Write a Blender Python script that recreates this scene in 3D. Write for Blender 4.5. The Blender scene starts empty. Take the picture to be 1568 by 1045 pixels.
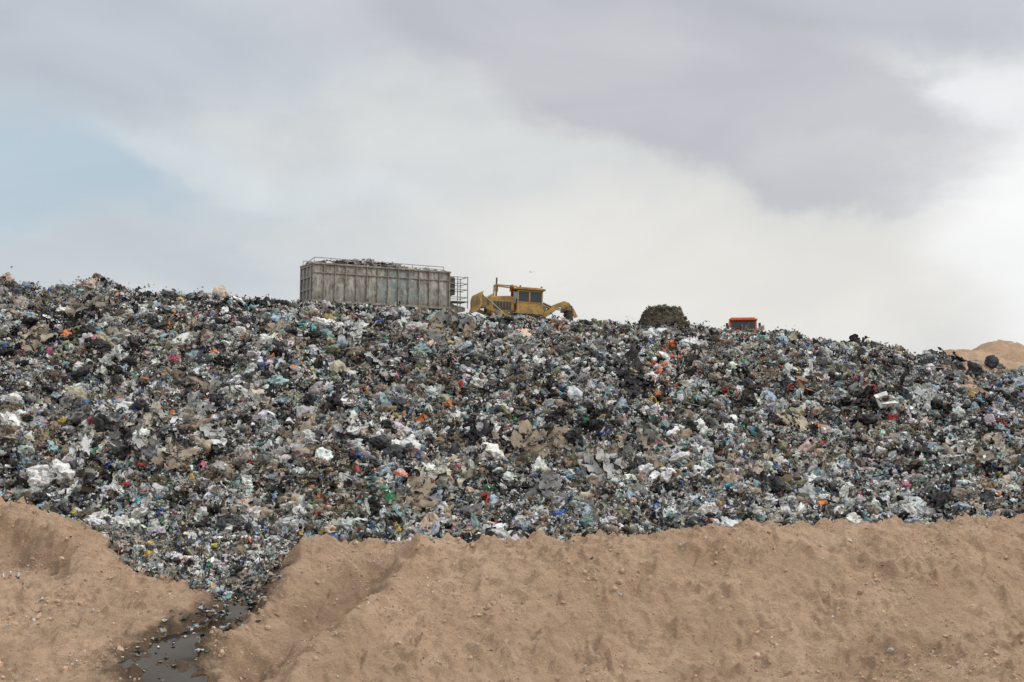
import bpy, math, random
import numpy as np
from mathutils import Vector, Matrix
from mathutils import noise as mnoise
random.seed(7); rng=np.random.default_rng(11)
sc=bpy.context.scene
sc.view_settings.view_transform='Standard'; sc.view_settings.look='None'; sc.view_settings.exposure=0
F=2178.0; HZ=680.0; TH=math.atan((HZ-522.5)/F); CZ=8.0
ct,st=math.cos(TH),math.sin(TH)
def P(px,py,d):
    x=(np.asarray(px,float)-784)/F; y=(522.5-np.asarray(py,float))/F
    t=d/(ct-y*st)
    return np.stack(np.broadcast_arrays(x*t, d+0*t, CZ+(st+y*ct)*t),-1)
def proj(p):
    x,y,z=p[...,0],p[...,1],p[...,2]-CZ
    f=y*ct+z*st; u=-y*st+z*ct
    return 784+F*x/f, 522.5-F*u/f
# ---------------------------------------------------------------- noise
_perm=rng.permutation(256); _perm=np.concatenate([_perm,_perm,_perm])
_ang=rng.random(256)*2*np.pi; _gx=np.cos(_ang); _gy=np.sin(_ang)
def pn(x,y,seed=0):
    x=np.asarray(x,float)+seed*17.3; y=np.asarray(y,float)+seed*9.1
    xi=np.floor(x).astype(int); yi=np.floor(y).astype(int)
    xf=x-xi; yf=y-yi; xi&=255; yi&=255
    u=xf*xf*xf*(xf*(xf*6-15)+10); v=yf*yf*yf*(yf*(yf*6-15)+10)
    def g(ix,iy,dx,dy):
        h=_perm[_perm[ix&255]+(iy&255)]; return _gx[h]*dx+_gy[h]*dy
    a=g(xi,yi,xf,yf); b=g(xi+1,yi,xf-1,yf); c=g(xi,yi+1,xf,yf-1); d=g(xi+1,yi+1,xf-1,yf-1)
    return ((a*(1-u)+b*u)*(1-v)+(c*(1-u)+d*u)*v)*1.5
def fbm(x,y,o=4,seed=0):
    s=0;a=1
    for i in range(o):
        s=s+a*pn(x,y,seed+i*3); x=x*2.03; y=y*2.03; a*=.5
    return s
def sstep(a,b,x):
    t=np.clip((np.asarray(x,float)-a)/(b-a),0,1); return t*t*(3-2*t)
# ---------------------------------------------------------------- materials
def new_mat(name):
    m=bpy.data.materials.new(name); m.use_nodes=True
    nt=m.node_tree; b=nt.nodes['Principled BSDF']; return m,nt,b
def N(nt,t,**k):
    n=nt.nodes.new(t)
    for a,v in k.items(): setattr(n,a,v)
    return n
def mixc(nt,fac,a,b,mode='MIX'):
    n=nt.nodes.new('ShaderNodeMix'); n.data_type='RGBA'; n.blend_type=mode
    for s,v in ((n.inputs[0],fac),(n.inputs[6],a),(n.inputs[7],b)):
        if isinstance(v,bpy.types.NodeSocket): nt.links.new(v,s)
        elif isinstance(v,(int,float)): s.default_value=v
        else: s.default_value=(*v,1) if len(v)==3 else v
    return n.outputs[2]
def math_(nt,op,a,b=None,c=None):
    n=nt.nodes.new('ShaderNodeMath'); n.operation=op
    for i,v in enumerate((a,b,c)):
        if v is None: continue
        if isinstance(v,bpy.types.NodeSocket): nt.links.new(v,n.inputs[i])
        else: n.inputs[i].default_value=v
    return n.outputs[0]
def maprange(nt,v,a,b,c=0,d=1,smooth=True):
    n=nt.nodes.new('ShaderNodeMapRange'); n.interpolation_type='SMOOTHSTEP' if smooth else 'LINEAR'
    nt.links.new(v,n.inputs[0]); n.inputs[1].default_value=a;n.inputs[2].default_value=b;n.inputs[3].default_value=c;n.inputs[4].default_value=d
    return n.outputs[0]
def noise_(nt,scale,detail=5,rough=.6,vec=None,dist=0):
    n=nt.nodes.new('ShaderNodeTexNoise'); n.inputs['Scale'].default_value=scale; n.inputs['Detail'].default_value=detail
    n.inputs['Roughness'].default_value=rough; n.inputs['Distortion'].default_value=dist
    if vec is not None: nt.links.new(vec,n.inputs['Vector'])
    return n.outputs[0]
def objcoord(nt,scale=(1,1,1)):
    t=nt.nodes.new('ShaderNodeTexCoord'); m=nt.nodes.new('ShaderNodeMapping'); m.inputs['Scale'].default_value=scale
    nt.links.new(t.outputs['Object'],m.inputs[0]); return m.outputs[0]
def bump(nt,b,h,strength,dist):
    n=nt.nodes.new('ShaderNodeBump'); n.inputs['Strength'].default_value=strength; n.inputs['Distance'].default_value=dist
    nt.links.new(h,n.inputs['Height']); nt.links.new(n.outputs[0],b.inputs['Normal'])

def dirt_mat(name,wet=True):
    m,nt,b=new_mat(name)
    co=objcoord(nt)
    n1=noise_(nt,.22,3,.6,co); n2=noise_(nt,1.3,7,.72,co); n3=noise_(nt,9,3,.75,co); 
    c=mixc(nt,maprange(nt,n1,.38,.62),(.60,.42,.29),(.51,.35,.237))
    c=mixc(nt,maprange(nt,n2,.44,.62),c,(.44,.295,.198))
    c=mixc(nt,maprange(nt,n2,.57,.68,0,.65),c,(.68,.52,.385))
    c=mixc(nt,maprange(nt,n3,.56,.69,0,.55),c,(.29,.19,.128))
    v=N(nt,'ShaderNodeTexVoronoi'); v.inputs['Scale'].default_value=5; nt.links.new(co,v.inputs['Vector'])
    n4=noise_(nt,.6,2,.6,co)
    peb=math_(nt,'MULTIPLY',maprange(nt,v.outputs['Distance'],.08,.16,1,0),maprange(nt,n4,.5,.62))
    c=mixc(nt,math_(nt,'MULTIPLY',peb,.6),c,(.55,.51,.46))
    if wet:
        a=N(nt,'ShaderNodeAttribute',attribute_name='wet')
        wf=maprange(nt,math_(nt,'ADD',a.outputs['Fac'],math_(nt,'MULTIPLY',math_(nt,'SUBTRACT',n2,.5),1.1)),.30,.95)
        c=mixc(nt,math_(nt,'MULTIPLY',wf,.88),c,(.095,.066,.047))
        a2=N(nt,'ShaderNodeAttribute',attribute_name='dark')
        c=mixc(nt,math_(nt,'MULTIPLY',a2.outputs['Fac'],.62),c,(.20,.13,.088))  # darker dirt tint; in the hollows it is painted shade
    nt.links.new(c,b.inputs['Base Color']); b.inputs['Roughness'].default_value=.95
    b.inputs['Specular IOR Level'].default_value=.12
    h=math_(nt,'ADD',noise_(nt,3.0,8,.75,co),math_(nt,'MULTIPLY',n3,.45))
    bump(nt,b,h,1.,.28)
    return m
M_dirt=dirt_mat('dirt'); M_hill=dirt_mat('dirt_far',False)

def simple(name,col,rough=.5,metal=0,grime=.35,gcol=(.16,.12,.085),scale=2.0,stretch=(1,1,1)):
    m,nt,b=new_mat(name); co=objcoord(nt,stretch)
    n=noise_(nt,scale,6,.7,co); n2=noise_(nt,scale*6,4,.7,co)
    c=mixc(nt,maprange(nt,n,.38,.66,0,grime*1.6),col,gcol)
    c=mixc(nt,maprange(nt,n2,.5,.7,0,grime),c,tuple(x*.55 for x in col))
    nt.links.new(c,b.inputs['Base Color']); b.inputs['Roughness'].default_value=rough; b.inputs['Metallic'].default_value=metal
    return m
def litter_mat():
    m,nt,b=new_mat('litter')
    a=N(nt,'ShaderNodeAttribute',attribute_name='col',attribute_type='INSTANCER')
    pc=N(nt,'ShaderNodeAttribute',attribute_name='pc',attribute_type='GEOMETRY')
    co=objcoord(nt)
    c=mixc(nt,pc.outputs['Alpha'],a.outputs['Color'],pc.outputs['Color'])
    n=noise_(nt,2.6,3,.65,co,.4)
    c2=mixc(nt,.58,c,(.125,.10,.08))
    c=mixc(nt,maprange(nt,n,.46,.65,0,.82),c,c2)
    nt.links.new(c,b.inputs['Base Color']); b.inputs['Roughness'].default_value=.6
    b.inputs['Specular IOR Level'].default_value=.25
    return m
M_lit=litter_mat()
def clod_mat():
    m,nt,b=new_mat('clod')
    a=N(nt,'ShaderNodeAttribute',attribute_name='col',attribute_type='INSTANCER')
    nt.links.new(a.outputs['Color'],b.inputs['Base Color']); b.inputs['Roughness'].default_value=.95; return m
M_clod=clod_mat()
def mound_mat():
    m,nt,b=new_mat('mound_surface'); co=objcoord(nt)
    n=noise_(nt,3,6,.75,co); 
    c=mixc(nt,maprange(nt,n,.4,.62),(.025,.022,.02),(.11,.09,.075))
    a=N(nt,'ShaderNodeAttribute',attribute_name='earth')
    d=mixc(nt,maprange(nt,noise_(nt,1.5,5,.6,co),.4,.6),(.48,.33,.225),(.35,.23,.155))
    c=mixc(nt,a.outputs['Fac'],c,d)
    nt.links.new(c,b.inputs['Base Color']); b.inputs['Roughness'].default_value=.9
    bump(nt,b,n,.8,.3); return m
M_mound=mound_mat()
# ---------------------------------------------------------------- mesh helpers
def mesh_obj(name,verts,faces,mat=None,parent=None,smooth=False,coll=None):
    me=bpy.data.meshes.new(name); me.from_pydata([tuple(v) for v in verts],[],faces); me.update()
    if mat: me.materials.append(mat)
    if smooth: me.polygons.foreach_set('use_smooth',[True]*len(me.polygons))
    o=bpy.data.objects.new(name,me)
    (coll or sc.collection).objects.link(o)
    if parent: o.parent=parent
    return o
def grid_mesh(name,Pts,mat,smooth=True,parent=None):
    nu,nv=Pts.shape[:2]; V=Pts.reshape(-1,3)
    i=np.arange(nu*nv).reshape(nu,nv)
    f=np.stack([i[:-1,:-1],i[1:,:-1],i[1:,1:],i[:-1,1:]],-1).reshape(-1,4)
    me=bpy.data.meshes.new(name); me.vertices.add(len(V)); me.vertices.foreach_set('co',V.astype(np.float32).ravel())
    me.loops.add(f.size); me.loops.foreach_set('vertex_index',f.astype(np.int32).ravel())
    me.polygons.add(len(f)); me.polygons.foreach_set('loop_start',np.arange(0,f.size,4,dtype=np.int32))
    me.update(calc_edges=True); me.validate()
    me.polygons.foreach_set('use_smooth',[smooth]*len(f)); me.materials.append(mat)
    o=bpy.data.objects.new(name,me); sc.collection.objects.link(o)
    if parent: o.parent=parent
    return o
def add_attr(o,name,vals):
    a=o.data.attributes.new(name,'FLOAT','POINT'); a.data.foreach_set('value',np.asarray(vals,np.float32).ravel())
# ---------------------------------------------------------------- ground heightfield
ctrl=[]
def C(px,py,d): ctrl.append(P(px,py,d))
def CW(x,y,z): ctrl.append(np.array([x,y,z],float))
crestR=[(500,838,66.5),(560,830,67),(650,830,66.5),(760,832,66),(880,830,66),(960,824,66),(1020,812,66.3),(1150,810,67),(1300,803,68),(1450,801,69),(1568,799,70),(1750,799,71.5),(1950,804,73)]
for c in crestR:
    C(*c); p=P(*c); CW(p[0]*1.05,p[1]+3.5,p[2]-1.6)
for c in [(1568,992,60),(1300,1018,59),(1050,1050,57.2),(850,1075,55.5),(1850,985,61)]: C(*c)
for c in [(1568,1045,55),(1250,1060,54)]: C(*c)
for c in [(1000,930,61),(1300,905,62.8),(1568,890,64.2),(800,940,60)]: C(*c)
for c in [(470,846,65.5),(440,885,62.5),(425,925,60),(385,975,57.6),(620,866,64.5),(612,905,61.8),(545,955,58.6),(480,1010,55.8),(410,1060,53.5),
          (520,880,63.2),(500,925,60.5),(440,965,58.2),(380,1010,55.7),(700,1000,57),(620,1040,55)]: C(*c)
for c in [(240,838,69),(400,838,69),(300,868,66),(210,868,66),(390,890,63.5),(320,905,62),(370,928,60),(310,958,57.2),(265,1000,54.4),(250,1050,51.6),(210,1085,49.5)]: C(*c)
for c in [(-350,760,71),(-150,765,70.5),(0,772,70),(50,785,69),(110,806,67.5),(145,826,66.5),(160,850,65),(180,880,63),(90,850,65),(0,850,65.2),(230,905,61),(180,950,58),(90,905,61.8),(60,880,63.5),(100,960,58),(150,1010,54.5),(0,960,58.5),(0,1045,53),(80,1050,52.3),(-250,960,58),(-200,1045,52)]: C(*c)
for c in [(-150,770,70.5),(0,772,70),(50,785,69),(110,806,67.5)]:
    p=P(*c); CW(p[0]*1.04,p[1]+3.5,p[2]-1.2)
for x in (-32,-16,0,16,34): CW(x,42,-2)
for x in (-30,-15,0,15,30,42): CW(x,80,1.5)
CW(40,55,-1.8)
ctrl=np.array(ctrl); 
S_=10.
def tphi(r2): return .5*r2*np.log(r2+1e-9)
Cx=ctrl[:,:2]/S_; NT=len(Cx)
K0=tphi(((Cx[:,None]-Cx[None])**2).sum(-1))+np.eye(NT)*.003
A0=np.zeros((NT+3,NT+3)); A0[:NT,:NT]=K0; A0[:NT,NT]=1; A0[:NT,NT+1:]=Cx; A0[NT,:NT]=1; A0[NT+1:,:NT]=Cx.T
TW=np.linalg.solve(A0,np.concatenate([ctrl[:,2],[0,0,0]]))
def smooth_line(pts,w,m=8):
    pts=np.array(pts,float); w=np.array(w,float); t=np.arange(len(pts)); tt=np.linspace(0,len(pts)-1,(len(pts)-1)*m+1)
    a=np.column_stack([np.interp(tt,t,pts[:,0]),np.interp(tt,t,pts[:,1]),np.interp(tt,t,w)])
    for _ in range(10): a[1:-1]=(a[:-2]+2*a[1:-1]+a[2:])/4
    return a[:,:2],a[:,2]
chan,chw=smooth_line([P(*c)[:2] for c in [(370,890,63.5),(372,925,60.5),(340,945,58.7),(300,962,57.2),(262,980,55.8),(240,1005,54.2),(258,1030,52.7),(250,1065,50.8),(220,1110,48.5)]],[1.3,1.,.85,.9,1.15,1.4,1.3,1.,.6])
def line_d(x,y,ln,lw):
    best=np.full(x.shape,1e9)
    for i in range(len(ln)-1):
        a,b=ln[i],ln[i+1]; ab=b-a
        t=np.clip(((x-a[0])*ab[0]+(y-a[1])*ab[1])/(ab@ab),0,1)
        best=np.minimum(best,np.hypot(x-a[0]-t*ab[0],y-a[1]-t*ab[1])/(lw[i]*(1-t)+lw[i+1]*t))
    return best
def chan_d(x,y): return line_d(x+.3*pn(x*1.3,y*1.3,61),y+.35*pn(x*1.3,y*1.3,62),chan,chw)
RL=[(smooth_line([P(*c)[:2] for c in pts],w,3),amp) for pts,w,amp in [
  ([(585,868,64.3),(560,900,62.2),(510,935,60.2),(445,975,57.8),(380,1025,55)],[.8,1.1,1.1,1.,.8],-.68),
  ([(640,850,65.3),(628,885,63),(600,930,60.3),(540,985,57),(460,1050,54)],[.7,.8,.9,.9,.9],.68),
  ([(485,842,65.8),(450,885,62.5),(428,925,60),(385,975,57.5),(335,1020,55.2)],[.7,.7,.7,.7,.6],.45),
  ([(20,800,68),(90,830,66.3),(140,862,64.3),(120,900,62)],[.8,.9,.8,.7],.45),
  ([(-40,830,66.5),(50,842,65.6),(90,870,64)],[1.,.9,.7],-.55)]]
def base_h(x,y):
    sh=x.shape; X=np.clip(x.ravel(),-45,50)/S_; Y=np.clip(y.ravel(),38,84)/S_
    z=np.empty(len(X))
    for s in range(0,len(X),20000):
        xx=X[s:s+20000];yy=Y[s:s+20000]
        r2=(xx[:,None]-Cx[None,:,0])**2+(yy[:,None]-Cx[None,:,1])**2
        z[s:s+20000]=tphi(r2)@TW[:NT]+TW[NT]+TW[NT+1]*xx+TW[NT+2]*yy
    z=np.clip(z.reshape(sh),-2.6,6.5)
    w=sstep(-46,-36,x)*(1-sstep(42,52,x))*sstep(38,45,y)*(1-sstep(78,84,y))
    return z*w-2*(1-w)
def ground_h(x,y):
    z=base_h(x,y)
    reg=sstep(-50,-40,x)*(1-sstep(45,60,x))*sstep(36,46,y)*(1-sstep(80,90,y))
    right=sstep(-6,0,x-0*y)
    face=sstep(-1.6,-.4,z)*(1-sstep(3.2,3.9,z))
    wx=x+.35*pn(x*.9,y*.9,81); wy=y+.35*pn(x*.9,y*.9,82)
    for (ln,lw),amp in RL: z=z+amp*np.exp(-line_d(wx,wy,ln,lw)**2)
    al=x*.6-y*.8; ac=x*.8+y*.6
    wob=fbm(x*.3,y*.3,3,5)*1.5
    fur=1-np.abs(pn((ac+wob)*.45,al*.13,2))*2.2
    fur2=1-np.abs(pn((ac+wob*.7)*1.15,al*.30,8))*2.4
    msk=sstep(-.5,.4,fbm(x*.3,y*.4,2,71)); msk2=sstep(-.3,.5,fbm(x*.5,y*.5,2,75))
    z=z+reg*face*(.42*fur+.24*fur2*msk2-.15)*(0.3+.6*right)*(.4+.6*msk)
    clump=np.maximum(pn(wx*1.7,wy*1.3,39)-.05,0)**1.2*.55*(.35+.65*msk2)
    clump2=np.maximum(pn(wx*3.6,wy*3.0,49)-.02,0)**1.2*.30*(.3+.7*msk)
    z=z+reg*(fbm(x*.35,y*.35,3,1)*.17+fbm(x*1.3,y*1.3,4,4)*.085+clump+clump2+np.abs(pn(x*7,y*7,9))*.05)
    z=z+reg*sstep(1.4,3.2,z)*(np.maximum(pn(x*.9,y*.8,31),0)*.40-np.maximum(pn(x*.6,y*.5,33),0)*.3)
    cd=chan_d(x,y)
    z=z-np.exp(-(cd**2)*1.2)*.6
    z=z+(1-reg)*fbm(x*.03,y*.03,3,3)*.3
    return z
def axis(a,b,step,lo,hi):
    mid=np.arange(a,b,step); l=[];s=step;v=a
    while v>lo: s*=1.35; v-=s; l.append(v)
    r=[];s=step;v=mid[-1]
    while v<hi: s*=1.35; v+=s; r.append(v)
    return np.concatenate([l[::-1],mid,r])
gx=axis(-27,29,.07,-2500,2500); gy=axis(47,74,.065,-400,4000)
GX,GY=np.meshgrid(gx,gy,indexing='ij'); GZ=ground_h(GX,GY)
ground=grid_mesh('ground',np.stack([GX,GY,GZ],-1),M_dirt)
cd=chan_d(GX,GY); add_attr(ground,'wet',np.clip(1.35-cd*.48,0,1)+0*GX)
hol=line_d(GX,GY,RL[0][0][0],RL[0][0][1]*1.3); dk=np.exp(-hol**2)  # shade of the carved hollows, painted into the ground colour
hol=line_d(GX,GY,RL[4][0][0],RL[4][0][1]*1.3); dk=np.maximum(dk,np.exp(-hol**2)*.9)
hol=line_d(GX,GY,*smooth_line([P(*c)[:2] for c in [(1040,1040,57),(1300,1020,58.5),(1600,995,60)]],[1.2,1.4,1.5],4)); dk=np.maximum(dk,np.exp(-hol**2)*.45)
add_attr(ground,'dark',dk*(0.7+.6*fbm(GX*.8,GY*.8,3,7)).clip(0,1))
def water():
    m,nt,b=new_mat('murky_water'); b.inputs['Base Color'].default_value=(.035,.024,.014,1); b.inputs['Roughness'].default_value=.05
    b.inputs['IOR'].default_value=1.28
    bump(nt,b,noise_(nt,4,4,.6,objcoord(nt)),.25,.05)
    rows=[]
    for i in range(len(chan)):
        c=chan[i]; w=chw[i]*1.15
        d=chan[min(i+1,len(chan)-1)]-chan[max(i-1,0)]; d/=np.hypot(*d); nn=np.array([-d[1],d[0]])
        z=base_h(np.array([c[0]]),np.array([c[1]]))[0]-.26
        rows.append([[*(c+nn*w*s),z] for s in np.linspace(-1,1,7)])
    return grid_mesh('stream_water',np.array(rows),m)
water()
# ---------------------------------------------------------------- garbage mound
crest_pts=[(-900,410),(-400,420),(0,428),(30,436),(70,446),(110,444),(128,428),(152,427),(175,438),(200,447),(235,452),(265,447),(300,452),(340,450),(380,458),(420,462),(470,464),(560,470),(650,478),(720,482),(830,487),(880,493),(920,497),(970,500),(1050,497),(1100,504),(1150,506),(1205,506),(1240,518),(1290,524),(1350,524),(1375,530),(1400,541),(1450,545),(1500,551),(1568,560),(1900,590),(2500,600)]
cxs=[c[0] for c in crest_pts]; cys=[c[1] for c in crest_pts]
def crest(u): return np.interp(u,cxs,cys)+9+3*pn(np.asarray(u)/38.,0*np.asarray(u),3), np.interp(u,[-900,0,460,900,1150,1568,2500],[88,92,97,102,108,116,125])
def foot(u): return np.interp(u,[-900,0,50,100,150,250,450,520,700,900,1050,1350,1568,2500],[770,775,790,805,826,838,842,850,850,848,835,822,820,820]), np.interp(u,[-900,0,150,450,900,1568,2500],[74,73.5,71,70.5,70.5,74,79])
def mound(u,s):
    u=np.asarray(u,float); s=np.asarray(s,float)+0*u; u=u+0*s
    cy,cdp=crest(u); fy,fdp=foot(u)
    c=P(u,cy,cdp); f=P(u,fy,fdp)
    def off(p,dy,dz): 
        q=p.copy(); k=(p[...,1]+dy)/p[...,1]; q[...,0]*=k; q[...,1]+=dy; q[...,2]+=dz; return q
    rows=[off(f,-2.5,-1.6),f,c,off(c,2.5,-.2),off(c,5.5,-.6),off(c,90,-1.6),off(c,260,-21)]
    out=np.zeros(c.shape)
    for i in range(6):
        m=(s>=i)&((s<i+1)|(i==5)); t=(s-i)[...,None]
        out=np.where(m[...,None],rows[i]*(1-t)+rows[i+1]*t,out)
    v=np.clip(s-1,0,1); x=out[...,0].copy(); y=out[...,1].copy()
    w=np.clip(np.sin(np.pi*v),0,1)**.7*(s<2)*(s>1)
    big=fbm(x/10,y/14,2,12)*1.1+fbm(x/3.4,y/7,2,14)*1.15
    sm=fbm(x/1.3,y/1.8,3,16)*.45
    nz=np.where(s>4.2,.2,1.)
    out[...,2]+=w*big+ (s>.9)*sm*nz*(.35+.65*w)
    out[...,1]-=w*(fbm(x/3,y/9,2,21)*.8)
    out[...,2]+=w*.5
    return out
root=bpy.data.objects.new('garbage_pile',None); sc.collection.objects.link(root)
us=np.concatenate([np.linspace(-900,-260,40),np.linspace(-250,1820,560),np.linspace(1830,2500,40)])
ss=np.concatenate([np.linspace(0,1,8)[:-1],np.linspace(1,2,130)[:-1],np.linspace(2,4,24)[:-1],np.linspace(4,5,20)[:-1],np.linspace(5,6,10)])
U,SS=np.meshgrid(us,ss,indexing='ij')
MP=mound(U,SS)
mo=grid_mesh('mound_surface',MP,M_mound,parent=root)
def earth_mask(p):
    px,py=proj(p)
    x=p[...,0];y=p[...,1]
    e1=np.exp(-((px-(1485+ (py-575)*.3)+14*pn(x*.5,y*.5,3))/21)**4)*(py>540)*(py<606)
    e2=((px>1455)&(px<1900)&(py<571+(px-1462)*.03+6*pn(x*.6,y*.4,4))).astype(float)
    return np.clip(e1+e2,0,1)
add_attr(mo,'earth',np.clip(earth_mask(MP),0,1))

# ---------------------------------------------------------------- prototypes
protos=bpy.data.collections.new('litter_pieces')
def ds(c,k=.18):
    g=sum(c)/3; return tuple(v*(1-k)+g*k for v in c)
PAL=[((.78,.78,.765),20),((.59,.60,.59),16),((.38,.38,.365),13),((.19,.19,.185),10),((.013,.013,.016),23),((.05,.055,.065),11),((.28,.22,.16),9),((.41,.345,.27),9),((.13,.10,.07),7),
     ((.26,.39,.39),3.4),((.37,.48,.56),3.6),(ds((.04,.13,.42)),1.9),(ds((.07,.38,.5)),1.3),(ds((.55,.03,.03)),1.4),(ds((.65,.12,.25)),.7),(ds((.66,.48,.08)),1.1),(ds((.75,.22,.04)),1.4),(ds((.07,.3,.12)),1.0),((.2,.215,.13),2.2),((.60,.46,.38),2.)]
PC=np.array([p[0] for p in PAL]); PW=np.array([p[1] for p in PAL],float); PW/=PW.sum()
def add_proto(name,V,Fc,cols=None,smooth=False):
    o=mesh_obj(name,V,Fc,M_lit,coll=protos,smooth=smooth)
    a=o.data.attributes.new('pc','FLOAT_COLOR','POINT')
    if cols is None: cols=np.tile([.5,.5,.5,0],(len(V),1))
    a.data.foreach_set('color',np.asarray(cols,np.float32).ravel()); return o
import bmesh
def ico(sub):
    bm=bmesh.new(); bmesh.ops.create_icosphere(bm,subdivisions=sub,radius=.5)
    V=np.array([v.co[:] for v in bm.verts]); Fc=[[v.index for v in f.verts] for f in bm.faces]; bm.free(); return V,Fc
NB=14
for k in range(NB):
    V,Fc=ico(4 if k%2==0 else 3); o=Vector((k*7.3,k*3.1,1)); an=Vector((1+.5*(k%3==0),1+.7*(k%4==1),1))
    V2=[]
    for v in V:
        p=Vector(v)*2; p=Vector((p.x*an.x,p.y*an.y,p.z))+o
        r=.95+.55*mnoise.noise(p*.9)+.36*(0.5-abs(mnoise.noise(p*1.9))*2.4)+.20*(0.5-abs(mnoise.noise(p*4.1))*2.4)+.06*mnoise.noise(p*9)
        q=Vector(v)*max(r,.22); q.x*=1.05+.22*(k%3); q.z*=.62+.08*(k%4)
        V2.append(q)
    add_proto('a_bag_%02d'%k,V2,Fc,smooth=k%2==0)
def rag(k,nx,ny,lx,ly,amp,cut):
    o=Vector((k*5.1,2.7*k,4)); V=[];Fc=[]
    for i in range(nx+1):
        for j in range(ny+1):
            x=(i/nx-.5)*lx;y=(j/ny-.5)*ly
            p=Vector((x*2.2,y*2.2,0))+o
            z=amp*(mnoise.noise(p)*1.0+.6*(abs(mnoise.noise(p*2.3))*2-.5)+.3*mnoise.noise(p*5))
            V.append((x*(.8)+.22*mnoise.noise(p*1.5+Vector((9,0,0))),y*.85+.22*mnoise.noise(p*1.5+Vector((0,9,0))),z))
    for i in range(nx):
        for j in range(ny):
            x=((i+.5)/nx-.5)*2;y=((j+.5)/ny-.5)*2
            e=max(abs(x),abs(y)); 
            if e>1-cut*(.6+mnoise.noise(Vector((x*2,y*2,k*3.3)))*1.3): continue
            a=i*(ny+1)+j; Fc.append((a,a+ny+1,a+ny+2,a+1))
    return V,Fc
for k in range(12):
    V,Fc=rag(k,14,14,1.1,1.1*(.7+.1*(k%4)),.36+.06*(k%3),.4); add_proto('b_rag_%02d'%k,V,Fc,smooth=True)
NR=12
for k in range(6):
    V,Fc=rag(k+30,5,22,.28+.06*k,1.9,.22,.05); add_proto('c_strip_%02d'%k,V,Fc,smooth=True)
NS=6
for k in range(8):
    V=[];Fc=[];cc=[]
    for i in range(34):
        c=np.array([rng.normal(0,.36),rng.normal(0,.36),rng.normal(.05,.1)]); s=rng.uniform(.04,.15)
        R=np.linalg.qr(rng.normal(size=(3,3)))[0]; asp=rng.uniform(.25,1)
        loc=np.array([[-1,-asp,0],[0,-asp*.8,.4*rng.normal()],[1,-asp,0],[-1,asp,.3*rng.normal()],[0,asp,.5*rng.normal()],[1,asp*.7,0]])*s
        b0=len(V); V+= list(loc@R.T+c); Fc+=[(b0,b0+1,b0+4,b0+3),(b0+1,b0+2,b0+5,b0+4)]
        ci=PC[rng.choice(len(PC),p=PW)]; al=1. if rng.random()<.7 else 0.
        cc+=[[*ci,al]]*6
    add_proto('d_scraps_%02d'%k,V,Fc,cc)
NC=8
for k in range(3):
    V=[(x*.5*(1+.2*random.uniform(-1,1)),y*.35+random.uniform(-.1,.1),z*.22+random.uniform(-.06,.06)) for x in(-1,1) for y in(-1,1) for z in (-1,1)]
    Fc=[(0,1,3,2),(4,6,7,5),(0,4,5,1),(2,3,7,6),(0,2,6,4)]
    n0=len(V); V+=[(V[1][0]-.1,V[1][1]-.25,.35),(V[5][0]+.1,V[5][1]-.3,.3),(V[3][0],V[3][1]+.3,.2),(V[7][0],V[7][1]+.25,.33)]
    Fc+=[(1,5,n0+1,n0),(3,7,n0+3,n0+2)]
    add_proto('e_carton_%02d'%k,V,Fc)
def revolve(prof,n=10):
    V=[];Fc=[]
    for (r,x) in prof:
        for i in range(n):
            a=2*math.pi*i/n; V.append((x,r*math.cos(a),r*math.sin(a)))
    for j in range(len(prof)-1):
        for i in range(n): Fc.append((j*n+i,j*n+(i+1)%n,(j+1)*n+(i+1)%n,(j+1)*n+i))
    return V,Fc
V,Fc=revolve([(.0,-.5),(.16,-.5),(.17,-.45),(.15,-.1),(.17,.1),(.16,.22),(.05,.38),(.05,.48),(0,.48)]); add_proto('f_bottle_00',V,Fc)
V,Fc=revolve([(.0,-.35),(.26,-.35),(.3,.35),(.33,.35),(.33,.3),(.26,-.2)]); add_proto('f_bucket_01',V,Fc)
V=[(x*.9,y*.07,z*.025) for x in(-1,1) for y in(-1,1) for z in (-1,1)]; add_proto('f_plank_02',V,[(0,1,3,2),(4,6,7,5),(0,4,5,1),(2,3,7,6),(0,2,6,4),(1,5,7,3)])
OFF=dict(bag=(0,NB),rag=(NB,NR),strip=(NB+NR,NS),scrap=(NB+NR+NS,NC),carton=(NB+NR+NS+NC,3),misc=(NB+NR+NS+NC+3,3))
clods=bpy.data.collections.new('clod_pieces')
for k in range(5):
    V,Fc=ico(2); V=[Vector(v)*(1+.5*mnoise.noise(Vector(v)*3+Vector((k*4,0,0)))) for v in V]; V=[(v.x,v.y*.9,v.z*.7) for v in V]
    mesh_obj('clod_%d'%k,V,Fc,M_clod,coll=clods)

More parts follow.
